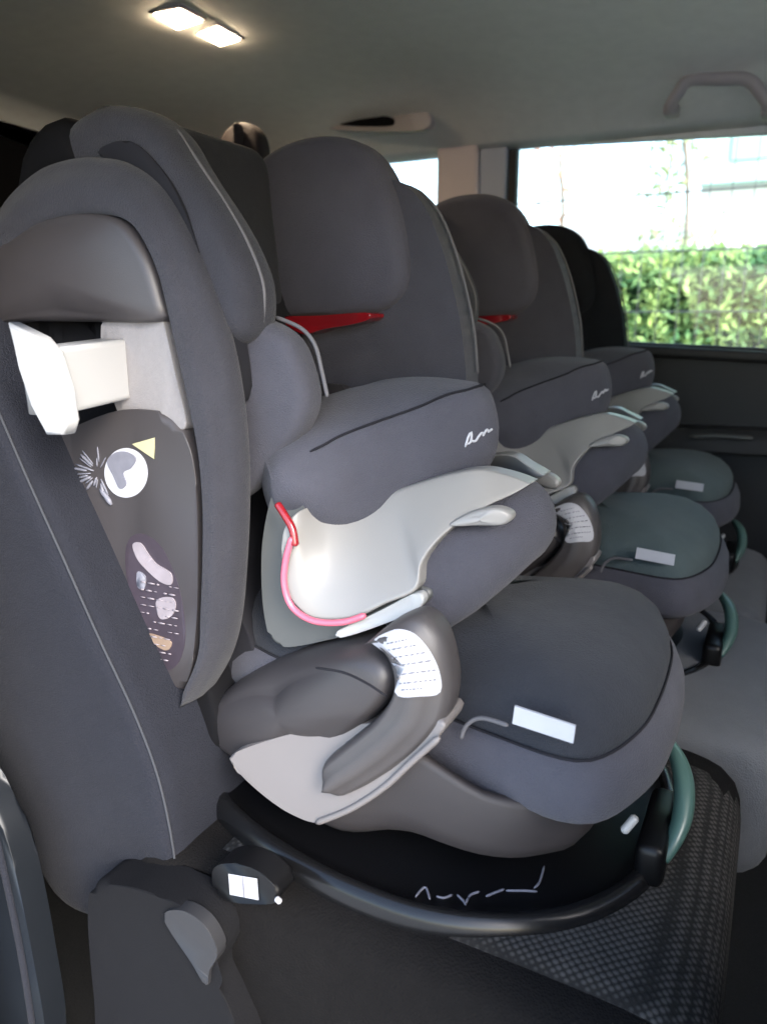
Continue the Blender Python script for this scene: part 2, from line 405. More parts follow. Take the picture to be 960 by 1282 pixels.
# ---- padded leg roll under the shield
rr = []
ctr = [(.625, -.350, -.300), (.65, -.330, -.290), (.70, -.292, -.264), (.74, -.270, -.242), (.78, -.258, -.228), (.80, -.255, -.226)]
def roll_c(y):
    s = sym(y)
    return Vector((lerpk([(a, b) for a, b, c in ctr], s), y, lerpk([(a, c) for a, b, c in ctr], s)))
ya, yb = .648, 2 * YC - .648
st_ = [(ya + .03 * (1 - math.cos(math.pi / 2 * k / 6)), .1 + .9 * math.sin(math.pi / 2 * k / 6) ** .8) for k in range(7)]
st_ += [(ya + .03 + (yb - ya - .06) * k / 22, 1) for k in range(1, 22)] + [(ya + yb - a, b) for a, b in reversed(st_)]
for y, k in st_:
    c = roll_c(y); rr.append([c + Vector((math.cos(t) * .047, 0, math.sin(t) * .052)) * k for t in [2 * math.pi * i / 40 for i in range(40)]])
link('leg_roll', loft(rr), M['fabric'], seat)
# ---- shield body: pale wing, red edge and grey cheek (near side), the same mirrored on the far side
def both(name, m, parent, pts, th, fn=slab, **k):
    fn(name, m, parent, pts, th, **k)
    fn(name, m, parent, [mir(p) for p in pts], -th if False else th, dirv=(0, -1, 0), **k)
wing = [(356, 655, .612), (366, 640, .614), (388, 640, .620), (440, 628, .64), (500, 606, .665), (560, 588, .70), (592, 584, .725), (620, 590, .742), (650, 600, .755), (664, 606, .76), (640, 618, .742), (608, 632, .72), (575, 652, .695), (545, 680, .67), (526, 708, .652), (519, 738, .640), (470, 762, .622), (425, 780, .610), (392, 778, .606), (370, 758, .606), (355, 715, .606)]
wt = [(353, 700, .604), (353, 675, .607), (358, 655, .610), (374, 640, .620), (404, 634, .660), (450, 630, .690), (500, 612, .705), (560, 594, .722), (600, 588, .735), (635, 595, .752), (664, 606, .76)]
wb = [(353, 700, .604), (356, 735, .602), (372, 762, .602), (395, 778, .604), (440, 776, .610), (480, 758, .620), (519, 740, .634), (526, 708, .645), (545, 680, .662), (575, 654, .688), (610, 634, .716), (640, 620, .740), (664, 606, .76)]
wp = round_prof(.03, .006, .12, 0)
link('shield_wing', band_bm(PP(wt), PP(wb), wp, 90), M['cream'], seat)
link('shield_wing', band_bm([mir(p) for p in PP(wt)], [mir(p) for p in PP(wb)], [(t, -y) for t, y in wp], 90), M['cream'], seat)
nub = [(566, 655, .69), (590, 640, .698), (620, 633, .705), (640, 638, .712), (644, 647, .713), (632, 655, .708), (600, 656, .698)]
pillow('latch_button', M['cream'], seat, [p - Vector((0, .012, 0)) for p in PP(nub)], .02, r=.006, bulge=.002)
pillow('latch_button', M['cream'], seat, [mir(p - Vector((0, .012, 0))) for p in PP(nub)], .02, r=.006, bulge=.002, dirv=(0, -1, 0))
cheek = [(338, 596, .612), (322, 635, .606), (312, 700, .602), (316, 780, .602), (334, 818, .602), (400, 810, .604), (468, 790, .612), (522, 764, .626), (522, 742, .632), (470, 745, .62), (420, 745, .615), (392, 720, .61), (372, 670, .61), (362, 630, .61), (350, 606, .611)]
both('shield_cheek', M['greyp'], seat, [p + Vector((0, .022, 0)) for p in PP(cheek)], .04, r=.01, n=140)
low = [(420, 792, .604), (470, 768, .614), (520, 744, .628), (523, 763, .624), (470, 786, .610), (424, 800, .602)]
slab('cheek_edge', M['lightg'], seat, [p + Vector((0, .004, 0)) for p in PP(low)], .012, r=.003, n=80)
tube('red_edge', M['red'], seat, [P(347, 630, .611), P(356, 644, .608), P(366, 662, .606), P(370, 684, .604)], .0042, n=30)
tube('red_edge', M['pink'], seat, [P(366, 672, .603), P(358, 700, .602), P(356, 732, .600), P(366, 760, .600), P(392, 777, .601), P(428, 779, .605), P(458, 770, .612)], .0036, n=50)  # soft red reflection along the panel edge, drawn as pink colour
# ---- back: hard shell, side wings, inner bolsters
sb = [(-.80, 0, .12), (-.77, 0, .20), (-.70, 0, .20), (-.69, 0, .05), (-.66, 0, -.10), (-.60, 0, -.28), (-.54, 0, -.46), (-.56, 0, -.52), (-.64, 0, -.50), (-.72, 0, -.30), (-.78, 0, -.10)]
pillow('back_shell', M['blackm'], seat, [Vector((a, .60, c)) for a, b, c in sb], .40, r=.03, bulge=.0, c=(-.68, .60, -.14))
bp = [(-.74, 0, .10), (-.68, 0, .12), (-.66, 0, .0), (-.62, 0, -.12), (-.56, 0, -.28), (-.50, 0, -.42), (-.56, 0, -.47), (-.64, 0, -.30), (-.70, 0, -.10)]
pillow('backrest_pad', M['seam'], seat, [Vector((a, .64, c)) for a, b, c in bp], .32, r=.03, bulge=.0, c=(-.63, .64, -.16))  # near-black colour stands in for shade in the gap behind the wing
outer = [(-30, 310), (0, 250), (38, 212), (75, 197), (112, 194), (150, 202), (190, 232), (225, 290), (255, 365), (278, 440), (292, 530), (296, 620), (293, 710), (286, 785), (270, 838), (240, 886)]
inner = [(4, 330), (20, 300), (45, 280), (75, 270), (110, 267), (140, 273), (165, 295), (188, 345), (203, 410), (222, 500), (236, 570), (242, 640), (242, 710), (240, 770), (237, 825), (214, 880)]
inner = [(a + (5 if 2 < i else 0), b) for i, (a, b) in enumerate(inner)]
pf = round_prof(.032, .015, .07, .006)
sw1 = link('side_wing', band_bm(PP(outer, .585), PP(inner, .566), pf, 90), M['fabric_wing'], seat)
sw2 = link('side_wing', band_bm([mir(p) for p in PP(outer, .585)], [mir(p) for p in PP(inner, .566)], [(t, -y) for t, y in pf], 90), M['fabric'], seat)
for sgn in (0, 1):
    f = (lambda p: mir(p)) if sgn else (lambda p: p)
    dv = (0, -1, 0) if sgn else (0, 1, 0)
    cap = pillow('upper_cap', M['taupe_d'], seat, [f(p) for p in PP([(-40, 330), (-10, 300), (30, 276), (75, 264), (112, 264), (150, 276), (180, 320), (198, 375), (202, 400), (170, 404), (100, 403), (30, 402), (-30, 400)], .572)], .08, r=.012, bulge=.012, dirv=dv)
    slab('side_panel', M['taupe_d'], seat, [f(p) for p in PP([(60, 552), (85, 538), (140, 516), (180, 513), (212, 522), (236, 560), (246, 620), (248, 700), (246, 780), (238, 840), (222, 868), (195, 838), (160, 765), (120, 670), (85, 600)], .578)], .07, r=.012, dirv=dv)
    slab('ribbed_insert', M['insert'], seat, [f(p) for p in PP([(128, 402), (195, 382), (206, 410), (220, 470), (232, 535), (200, 530), (150, 520)], .582)], .02, r=.002, dirv=dv)
    slab('wing_liner', M['seam'], seat, [f(p) for p in PP([(120, 190), (160, 176), (200, 210), (230, 262), (252, 325), (270, 385), (286, 432), (292, 500), (268, 500), (255, 420), (222, 320), (185, 245), (140, 205)], .60)], .03, r=.004, dirv=dv)
    slab('cavity', M['blackm'], seat, [f(p) for p in PP([(0, 395), (60, 385), (180, 385), (210, 430), (225, 560), (100, 600), (60, 540), (20, 460)], .60)], .02, r=.002, dirv=dv)
    # inner bolster beside the torso, with piping along its front edge
    if sgn: continue
    bo = pillow('torso_bolster', M['fabric'], seat, [f(p) for p in PP([(262, 395), (300, 388), (345, 398), (382, 418), (400, 450), (410, 498), (395, 540), (360, 580), (320, 620), (250, 640), (225, 500), (235, 420)], .680)], .045, r=.016, bulge=.006, dirv=(0, -1, 0))
    tube('piping', M['piping'], bo, [f(p) for p in PP([(345, 397), (370, 407), (385, 418), (396, 436), (403, 465), (410, 497)], .668)], .0022, n=40)
# ---- telescopic side protector on the near wing
xs = P(165, 465, .58).x
pr = empty('tmp', (0, 0, 0), 'x', 'x'); bpy.data.objects.remove(pr)
a1, a2, a3, a4 = Px(60, 437, xs), P(160, 424, .585), P(166, 500, .585), Px(72, 522, xs)
stem = slab('side_protector', M['white'], seat, [a1, a2, a3, a4], .045, r=.006, dirv=(-1, 0, 0), smoothpts=False)
ye = Px(60, 437, xs).y
cp_ = [P(x, y, ye) for x, y in [(8, 403), (46, 422), (62, 441), (74, 490), (83, 528), (78, 545), (57, 545), (40, 508), (24, 460)]]
slab('protector_cap', M['white'], stem, cp_, .018, r=.004, smoothpts=False)
# ---- stickers on the near side panel
Yp = .5775
st = slab('airbag_sticker', M['label'], seat, PP([(130 + 27 * math.cos(t) * (1 + .0) + 28, 592 + 31 * math.sin(t)) for t in [2 * math.pi * i / 12 for i in range(12)]], Yp), .003, r=.0004)
bm = bmesh.new()
r5 = random.Random(4)
for k in range(17):
    t = math.pi * (.42 + 1.2 * k / 16) + r5.uniform(-.08, .08); c0 = (124, 592); r0 = r5.uniform(6, 16); r1_ = r0 + r5.uniform(10, 24)
    tube_bm([P(c0[0] + r0 * math.cos(t), c0[1] - r0 * math.sin(t) * .9, Yp), P(c0[0] + r1_ * math.cos(t + r5.uniform(-.15, .15)), c0[1] - r1_ * math.sin(t) * .9, Yp - .0005)], .0011 * r5.uniform(.7, 1.7), n=5, sides=6, bm=bm)
tube_bm(PP([(126, 612), (134, 622), (140, 632)], Yp), .0032, n=6, sides=6, bm=bm)
link('burst_print', bm, M['labelg'], st)
slab('grey_shape', M['labelg'], st, PP([(134, 578), (144, 567), (158, 566), (170, 574), (164, 586), (154, 592), (158, 606), (150, 612), (142, 596)], Yp - .0012), .002, r=.0003)
slab('yellow_triangle', M['yellow'], st, [P(165, 556, Yp - .0008), P(193, 548, Yp - .0008), P(193, 575, Yp - .0008)], .003, r=.0004, smoothpts=False)
st = slab('instruction_sticker', M['stdark'], seat, PP([(160, 678), (178, 668), (200, 682), (216, 712), (228, 752), (232, 800), (222, 832), (202, 838), (182, 805), (168, 760), (158, 715)], Yp), .003, r=.0004)
slab('print', M['pinkish'], st, PP([(166, 682), (176, 680), (186, 694), (196, 706), (214, 718), (214, 732), (200, 728), (184, 714), (172, 700)], Yp - .0012), .002, r=.0003)
slab('print', M['labelg'], st, PP([(172, 716), (182, 722), (180, 738), (172, 734)], Yp - .0012), .002, r=.0003)
slab('print', M['pinkish'], st, PP([(196, 752), (214, 748), (220, 758), (214, 772), (200, 774)], Yp - .0012), .002, r=.0003)
slab('print', M['orange'], st, PP([(184, 794), (198, 796), (214, 804), (210, 814), (198, 810)], Yp - .0012), .002, r=.0003)
bm = bmesh.new(); r3 = random.Random(5)
for k in range(11):
    y = 728 + 9.5 * k; x0 = 176 + max(0, (y - 790) * .35); x1 = 224 - max(0, (y - 790) * .4); u = x0
    while u < x1 - 4:
        l = r3.uniform(3, 9)
        if r3.random() < .75: tube_bm(PP([(u, y + (u - x0) * .18), (min(u + l, x1), y + (min(u + l, x1) - x0) * .18)], Yp - .0014), .0009 * r3.uniform(.6, 1.4), n=3, sides=5, bm=bm)
        u += l + 2.5
tube_bm(PP([(176, 802), (188, 822), (204, 835)], Yp - .0014), .0008, n=10, sides=5, bm=bm)
link('fine_print', bm, M['pinkish'], st)
# ---- headrest: two deep wings, a back pad and the red belt guides
hn = [(140, 255), (126, 205), (140, 168), (180, 146), (222, 150), (252, 172), (280, 215), (305, 262), (332, 312), (349, 362), (347, 405), (325, 424), (300, 424), (275, 400), (225, 350), (180, 300)]
hn = [(x + (7 if y > 250 and x > 280 else 0), y + (8 if y > 390 else 0)) for x, y in hn]
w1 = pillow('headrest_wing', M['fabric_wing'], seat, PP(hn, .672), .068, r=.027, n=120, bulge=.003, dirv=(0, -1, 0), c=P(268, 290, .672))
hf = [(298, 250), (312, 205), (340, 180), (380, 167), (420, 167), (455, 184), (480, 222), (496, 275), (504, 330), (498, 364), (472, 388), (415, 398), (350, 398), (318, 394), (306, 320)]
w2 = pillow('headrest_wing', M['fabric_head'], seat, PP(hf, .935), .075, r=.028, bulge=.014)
hb = [(-.76, 0, .20), (-.73, 0, .235), (-.69, 0, .225), (-.675, 0, .16), (-.665, 0, .06), (-.67, 0, 0), (-.72, 0, -.02), (-.75, 0, .05)]
pillow('headrest_pad', M['fabric2'], seat, [Vector((a, .66, c)) for a, b, c in hb], .28, r=.02, bulge=0)
tube('piping', M['piping'], w1, [q - Vector((0, .036, 0)) for q in PP([(252, 172), (280, 215), (311, 262), (339, 312), (356, 362), (354, 408)], .672)], .002, n=50)
slab('adjuster_strip', M['white'], seat, PP([(243, 335), (252, 340), (262, 362), (272, 392), (264, 394), (254, 372), (245, 352)], .596), .006, r=.001)
guide = [(352, 398, .93), (400, 395, .925), (440, 392, .92), (462, 392, .92), (460, 400, .92), (440, 406, .92), (405, 412, .92), (378, 418, .925)]
slab('belt_guide', M['red'], seat, PP(guide), .05, r=.004, n=90)
slab('belt_guide', M['red'], seat, [mir(p) for p in PP(guide)], .05, r=.004, n=90, dirv=(0, -1, 0))
# far torso wing that shows behind the shield
tw = [(440, 300), (470, 235), (495, 230), (522, 236), (548, 264), (568, 310), (582, 360), (592, 410), (598, 470), (596, 560), (560, 640), (470, 620), (400, 560), (380, 470), (390, 380)]
t2 = slab('torso_wing', M['fabric'], seat, PP(tw, 1.005), .045, r=.018, n=140, seg=6, dirv=(0, -1, 0))
t1 = slab('torso_wing', M['seam'], seat, [Vector((p.x, 1.6 - p.y + .0, p.z)) for p in [q + Vector((-.16, 0, -.03)) for q in PP(tw, .965)]], .03, r=.012, n=140, dirv=(0, -1, 0))  # near wing coloured almost black to paint the shaded gap
tube('piping', M['piping'], t2, PP([(524, 238), (549, 265), (569, 311), (583, 361), (593, 411), (598, 468)], .99), .002, n=50)

# ------------------------------------------------------------------ the two seats behind it
def copy_tree(o, parent=None, skip=()):
    c = o.copy(); C.objects.link(c)
    if parent: c.parent = parent; c.matrix_parent_inverse = o.matrix_parent_inverse.copy()
    for k in o.children:
        if not any(k.name.startswith(s) for s in skip): copy_tree(k, c, skip)
    return c
sk = ('side_protector',)
s2 = copy_tree(seat, None, sk); s2.location = seat.location + Vector((.012, .56, 0))
s2['label'] = 'middle grey child car seat, the second one from the camera, between its two twins'
s3 = copy_tree(seat, None, sk); s3.location = seat.location + Vector((.0, 1.12, 0))
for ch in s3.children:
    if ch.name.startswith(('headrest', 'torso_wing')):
        ch.data = ch.data.copy(); ch.data.materials[0] = M['fabric_backlit']  # backlit shade of the far seat put into its colour
for o in (s2, s3):
    for ch in list(o.children):
        if ch.name.startswith('seat_pad'):
            ch.data = ch.data.copy(); ch.data.materials[0] = M['fabric_teal']
s3['label'] = 'farthest grey child car seat, next to the window, mostly hidden by the middle one'

# ------------------------------------------------------------------ ISOFIX latch beside the near seat
iso = empty('isofix_latch', P(320, 1110, .49), 'small black latch connector with a white label at the near rear corner of the base', 'latch')
slab('latch_body', M['black'], iso, PP([(268, 1087), (292, 1081), (322, 1091), (346, 1114), (344, 1130), (318, 1132), (285, 1128), (268, 1112)], .492), .03, r=.005)
link('latch_label', loft([PP([(286, 1094), (322, 1100), (324, 1127), (288, 1120)], .4905), PP([(286, 1094), (322, 1100), (324, 1127), (288, 1120)], .493)]), M['label'], iso, smooth=False)
tube('label_line', M['labelg'], iso, PP([(304, 1098), (306, 1123)], .490), .0008, n=4)
tube('latch_pin', M['label'], iso, PP([(345, 1124), (352, 1130)], .490), .003, n=6)

# ================================================================== THE CAR'S OWN SEATS
def vehicle_seat(label, dx=0.0, dy=0.0, dz=0.0, th=.52):
    t = empty('vehicle_seat', (-.4 + dx, .74 + dy, -.9 + dz), label, 'car bench seat', 'separate seats of the rear row')
    D = Vector((dx, dy, dz))
    # cushion: side profile, wide and soft
    cprof = [(-.62, -.60), (-.50, -.585), (-.30, -.580), (-.10, -.577), (-.03, -.582), (.006, -.600), (.018, -.64), (.012, -.72), (-.02, -.80), (-.20, -.83), (-.45, -.83), (-.62, -.78)]
    cu = pillow('cushion', M['cloth'], t, [Vector((x, .505, z)) + D for x, z in cprof], th, r=.045, bulge=.012, n=90)
    tube('seam', M['seam'], cu, [Vector((x, .525, z + .001)) + D for x, z in [(-.60, -.598), (-.40, -.594), (-.2, -.591), (-.08, -.592), (-.01, -.604), (.010, -.64), (.006, -.72)]], .002, n=50)
    top = [(-.50, -.583), (-.30, -.5775), (-.10, -.5745), (-.04, -.578), (-.012, -.588), (.008, -.602), (.018, -.625), (.020, -.65), (.018, -.72)]
    lofty = []
    tc_ = crom([Vector((x, 0, z)) for x, z in top], 40, False)
    for y, dn in ((.545, -.010), (.55, -.001), (.57, .0015), (.72, .003), (.93, .0015), (.965, -.001), (.97, -.010)):
        lofty.append([p + Vector((.3 * dn, y, dn)) + D for p in tc_] + [p + Vector((-.012, y, -.02)) + D for p in reversed(tc_)])
    link('cushion_insert', loft(lofty), M['knit'], t)
    # backrest
    b0 = [(262, 1098), (256, 1030), (240, 950), (212, 872), (170, 780), (122, 672), (82, 585), (40, 490), (0, 410), (-50, 330), (-150, 330), (-190, 460), (-120, 620), (-50, 760), (0, 855), (60, 990), (105, 1090), (150, 1122), (215, 1125)]
    bk = pillow('backrest', M['vback'], t, [q + D - Vector((0, .055, 0)) for q in PP(b0, .565)], th - .01, r=.028, bulge=.006, n=130, c=P(60, 760, .565) + D - Vector((0, .055, 0)))
    ctr_ = P(60, 760, .565) - Vector((0, .055, 0))
    ed = []
    for q in PP(b0[:9], .565):
        q = q - Vector((0, .055, 0)); v = (ctr_ - q).normalized(); ed.append(q + v * .005 + Vector((0, .0065, 0)) + D)
    tube('piping', M['bkpipe'], bk, list(reversed(ed)), .0014, n=70)
    return t, bk, D
v1, bk, D = vehicle_seat('charcoal cloth car seat under the nearest child seat, with diamond knit cushion')
slab('recliner_cover', M['cloth2'], v1, PP([(112, 1118), (150, 1110), (205, 1126), (250, 1152), (273, 1192), (266, 1222), (285, 1262), (310, 1330), (300, 1420), (140, 1420), (118, 1250)], .465), .05, r=.012)
slab('recliner_plate', M['platec'], v1, PP([(205, 1150), (226, 1140), (255, 1158), (272, 1192), (262, 1216), (258, 1235), (240, 1206)], .460), .015, r=.004)  # soft highlight on the recliner put into the plate's paler colour
v2 = copy_tree(v1, None, ('recliner', 'trim_edge')); v2.location = v1.location + Vector((.055, .525, .015)); v2['label'] = 'charcoal cloth car seat under the middle child seat, its cushion sticking out further'
v3 = copy_tree(v1, None, ('recliner', 'trim_edge')); v3.location = v1.location + Vector((.01, 1.09, .0)); v3['label'] = 'charcoal cloth car seat under the farthest child seat, beside the door panel'
for o in (v2, v3):                                                   # their cushions are plain grey cloth at the front
    for ch in list(o.children):
        if ch.name.startswith('cushion_insert'): bpy.data.objects.remove(ch)
        elif ch.name.startswith('cushion'):
            ch.data = ch.data.copy(); ch.data.materials[0] = M['vcush']

# ================================================================== THE CAR
car = empty('car', (0, 1.3, -1.0), 'inside of the family car with grey headliner, side windows and black door trim', 'car')
Y2 = 2.28; k2 = Y2 / 1.75
# headliner: swept section, flat then curving down to the window line
sec = [(.36, .50), (.40, .56), (.60, .61), (1.0, .635), (1.5, .635), (1.90, .61), (2.10, .57), (2.22, .52), (2.28, .485)]
rings = []
sec2 = crom([Vector((0, y, z)) for y, z in sec], 50, False)
xsx = [-2.0, -1.85, -1.6, -1.2, -.8, -.4, 0, .4, .8, 1.1]
for x in xsx:
    dz = -.10 * max(0, (-1.3 - x) / .7) ** 1.5 - .012 * max(0, x + .75)
    rings.append([Vector((x, p.y, p.z + dz)) for p in sec2] + [Vector((x, p.y + (.03 if i < 3 else 0), p.z + dz + .035)) for i, p in reversed(list(enumerate(sec2)))])
link('headliner', loft(rings), M['headliner'], car)
# far side: built as panels that butt round the window openings
def panel(name, m, pts, th=.05, r=.004, parent=None, smoothpts=False, Y=Y2): return slab(name, m, parent or car, PP(pts, Y), th, r=r, smoothpts=smoothpts)
def zx(x, z, Y=Y2): return Vector((x, Y, z))
wx0 = P(642, 183, Y2).x; wx1 = .42
zs0 = P(780, 428, Y2).z; zs1 = P(960, 437, Y2).z
slp = (zs1 - zs0) / (P(960, 437, Y2).x - P(780, 428, Y2).x)
zsill = lambda x: zs0 + slp * (x - P(780, 428, Y2).x)
zt0 = P(642, 184, Y2).z; zt1 = P(960, 168, Y2).z; slt = (zt1 - zt0) / (P(960, 168, Y2).x - wx0)
ztop_ = lambda x: zt0 + slt * (x - wx0)
door = link('door', bmesh.new(), M['door'], car); bpy.data.objects.remove(door)
# door trim below the window with armrest and pocket
door = slab('door_panel', M['door'], car, [zx(wx0 - .02, zsill(wx0) + 0), zx(wx1 + .1, zsill(wx1)), zx(wx1 + .1, -.95), zx(wx0 - .02, -.95)], .06, r=.012, smoothpts=False)
link('sill_ledge', box_bm(zx((wx0 + wx1) / 2, zsill(-.1) - .018, Y2 - .012), (wx1 - wx0 + .1, .05, .03), Matrix.Rotation(-math.atan(slp), 3, 'Y'), bev=.01), M['door'], door)
slab('door_armrest', M['door'], door, [Vector((-.35, Y2 - .07, -.30)), Vector((.0, Y2 - .08, -.285)), Vector((.35, Y2 - .08, -.28)), Vector((.4, Y2 - .08, -.33)), Vector((0, Y2 - .08, -.35)), Vector((-.35, Y2 - .07, -.35))], .085, r=.012)
tube('door_handle', M['greyp'], door, PP([(862, 547), (900, 546), (942, 549)], Y2 - .09), .006, n=12)
win = slab('window_frame', M['door'], car, [zx(wx0 - .012, zsill(wx0)), zx(wx0 - .012, ztop_(wx0) + .01), zx(wx0 + .012, ztop_(wx0) + .01), zx(wx0 + .016, zsill(wx0))], .03, r=.003, smoothpts=False)
glm = bpy.data.materials.new('window_glass'); glm.use_nodes = True
nt = glm.node_tree; nt.nodes.clear(); out = nt.nodes.new('ShaderNodeOutputMaterial')
tr = nt.nodes.new('ShaderNodeBsdfTransparent'); tr.inputs[0].default_value = (.93, .97, .95, 1)
gl = nt.nodes.new('ShaderNodeBsdfGlossy'); gl.inputs['Roughness'].default_value = .02; fr = nt.nodes.new('ShaderNodeFresnel'); fr.inputs[0].default_value = 1.45
mx = nt.nodes.new('ShaderNodeMixShader'); nt.links.new(fr.outputs[0], mx.inputs[0]); nt.links.new(tr.outputs[0], mx.inputs[1]); nt.links.new(gl.outputs[0], mx.inputs[2]); nt.links.new(mx.outputs[0], out.inputs[0])
slab('window_glass', glm, car, [zx(wx0 - .01, zsill(wx0) - .02, Y2 + .03), zx(wx1, zsill(wx1) - .02, Y2 + .03), zx(wx1, ztop_(wx1) + .02, Y2 + .03), zx(wx0 - .01, ztop_(wx0) + .02, Y2 + .03)], .004, r=0, smoothpts=False)
# strip above the window (roof rail) meets the headliner
slab('roof_rail', M['headliner'], car, [zx(-1.4, P(465, 184, Y2).z + .002), zx(wx0, ztop_(wx0)), zx(wx1 + .1, ztop_(wx1)), zx(wx1 + .1, .62), zx(-1.4, .62)], .03, r=.002, smoothpts=False)
# pillars
pxl, pxr = P(551, 200, Y2).x, P(601, 200, Y2).x
slab('pillar', M['pillar'], car, [zx(pxl, -.20, Y2 - .03), zx(pxl, .53, Y2 - .03), zx(pxr, .53, Y2 - .03), zx(pxr + .03, -.20, Y2 - .03)], .05, r=.012, smoothpts=False)
slab('pillar_edge', M['pillar2'], car, [zx(pxr + .002, -.20, Y2 - .012), zx(pxr + .002, .515, Y2 - .012), zx(wx0 - .014, .505, Y2 - .012), zx(wx0 - .014, -.20, Y2 - .012)], .05, r=.006, smoothpts=False)
qx0 = -1.42
slab('quarter_panel', M['door'], car, [zx(-2.0, -.95), zx(wx0 - .025, -.95), zx(wx0 - .025, .03), zx(pxl - .01, .06), zx(qx0, .08), zx(-2.0, .10)], .05, r=.004, smoothpts=False)
slab('rear_pillar', M['pillar'], car, [zx(-2.0, .10), zx(qx0 - .02, .10), zx(qx0 + .05, .55), zx(-2.0, .55)], .05, r=.01, smoothpts=False)
slab('quarter_glass', glm, car, [zx(qx0 - .05, .0, Y2 + .035), zx(pxr, .0, Y2 + .035), zx(pxr, .53, Y2 + .035), zx(qx0 - .05, .53, Y2 + .035)], .004, r=0, smoothpts=False)
# grab handles
def grab(px0, px1, py0, py1, Y):
    a, b = P(px0, py1, Y), P(px1, py1, Y); m0, m1 = P(px0 + (px1 - px0) * .2, py0, Y), P(px0 + (px1 - px0) * .78, py0, Y)
    h = tube('grab_handle', M['handle'], car, [a + Vector((0, .05, .0)), a + Vector((0, .01, .004)), P(px0 + (px1 - px0) * .08, (py0 + py1) / 2, Y), m0, P((px0 + px1) / 2, py0 - 1, Y), m1, P(px0 + (px1 - px0) * .92, (py0 + py1) / 2, Y), b + Vector((0, .01, .004)), b + Vector((0, .05, 0))], .015, n=60, sides=14)
    for q in (a, b): link('handle_mount', box_bm(q + Vector((0, .035, .0)), (.035, .05, .03), bev=.008), M['handle'], h)
grab(838, 962, 100, 134, 2.10)
slab('slot_trim', M['handle'], car, PP([(400, 140), (440, 134), (500, 132), (530, 138), (540, 150), (530, 162), (480, 164), (410, 160)], 2.10), .03, r=.006)
slab('vent_slot', M['blackm'], car, PP([(418, 147), (450, 145), (486, 146), (492, 152), (484, 157), (440, 157), (420, 154)], 2.092), .012, r=.001)
# reading lamps
lmp = emat('lit_lamp', (1.0, .78, .54), 22.0)
zc = .630
for c4 in ([(190, 17), (226, 10), (256, 26), (222, 37)], [(246, 42), (272, 32), (303, 49), (276, 57)]):
    q = [Pz(x, y, zc) for x, y in c4]
    hs = slab('lamp_housing', M['handle'], car, [c + (c - sum(q, Vector()) / 4) * .12 for c in q], .02, r=.003, smoothpts=False, dirv=(0, 0, 1))
    slab('lamp_lens', lmp, hs, [c - (c - sum(q, Vector()) / 4) * .10 - Vector((0, 0, .003)) for c in q], .006, r=.001, smoothpts=False, dirv=(0, 0, 1))
# rear wall, floor, near rear quarter; then unseen near and front light blockers
link('rear_wall', box_bm(Vector((-2.03, 1.34, -.2)), (.05, 1.93, 1.5)), M['blackm'], car, smooth=False)
link('near_quarter_blocker', box_bm(Vector((-1.38, .36, -.2)), (1.26, .05, 1.5)), M['door'], car, smooth=False)  # unseen panel added to block light at the near rear
link('floor', box_bm(Vector((-.4, 1.34, -1.0)), (3.2, 1.93, .05)), M['carpet'], car, smooth=False)
link('parcel_shelf', box_bm(Vector((-1.45, 1.34, -.1)), (1.0, 1.75, .03)), M['blackm'], car, smooth=False)
slab('sill_trim', M['bodyblue'], car, PP([(-60, 980), (-20, 1000), (4, 1040), (24, 1110), (42, 1200), (58, 1300), (64, 1420), (-60, 1420)], .43), .03, r=.006)
tube('sill_edge', M['vback'], car, PP([(-6, 1040), (10, 1110), (28, 1200), (42, 1290)], .428), .004, n=20)
link('near_front_blocker', box_bm(Vector((.62, .36, -.50)), (1.12, .06, .90), bev=.01), M['door'], car)  # unseen, added to cut the light entering the cabin
link('near_pillar_blocker', box_bm(Vector((.12, .36, .13)), (.10, .06, .34), bev=.01), M['pillar'], car)  # unseen pillar added to narrow the opening that lets light in
link('roof_edge_blocker', box_bm(Vector((-.45, .36, .38)), (3.1, .06, .24), bev=.01), M['headliner'], car)  # unseen edge, set low to keep sky light off the seats
link('front_blocker', box_bm(Vector((1.14, 1.34, -.40)), (.06, 1.93, 1.2), bev=.01), M['door'], car)  # added to close the unseen front against light
link('far_front_panel', box_bm(Vector((.84, 2.31, -.2)), (.62, .05, 1.5)), M['door'], car, smooth=False)
link('header_blocker', box_bm(Vector((1.12, 1.34, .46)), (.05, 1.93, .36)), M['headliner'], car, smooth=False)  # unseen header, set low to let less light through the windscreen
# rear seat belt hanging behind the head rests
belt = empty('seat_belt', Pz(295, 150, .56), 'dark seat belt loop hanging from the roof between the headrests', 'seat belt')
pillow('belt_guide', M['webbing'], belt, PP([(274, 222), (270, 188), (280, 162), (300, 151), (318, 162), (325, 190), (320, 222), (298, 232)], 1.45), .05, r=.015, bulge=.01)
tube('webbing', M['webbing'], belt, PP([(298, 154), (300, 200), (298, 260)], 1.43), .018, n=30, flat=.2, sides=14, up=(1, 0, 0))
slab('tongue', M['pillar2'], belt, PP([(290, 188), (298, 186), (299, 208), (292, 210)], 1.40), .01, r=.002)

# ================================================================== OUTSIDE
def struct(o): o['kind'] = 'structure'; return o
gm = mat('ground', (.46, .45, .43), .95, .2, 2, bump=.3, bscale=20)
bm = bmesh.new()
for p in ((-60, -60), (60, -60), (60, 60), (-60, 60)): bm.verts.new((p[0], p[1], -1.35))
bm.faces.new(bm.verts); struct(link('ground', bm, gm, smooth=False))
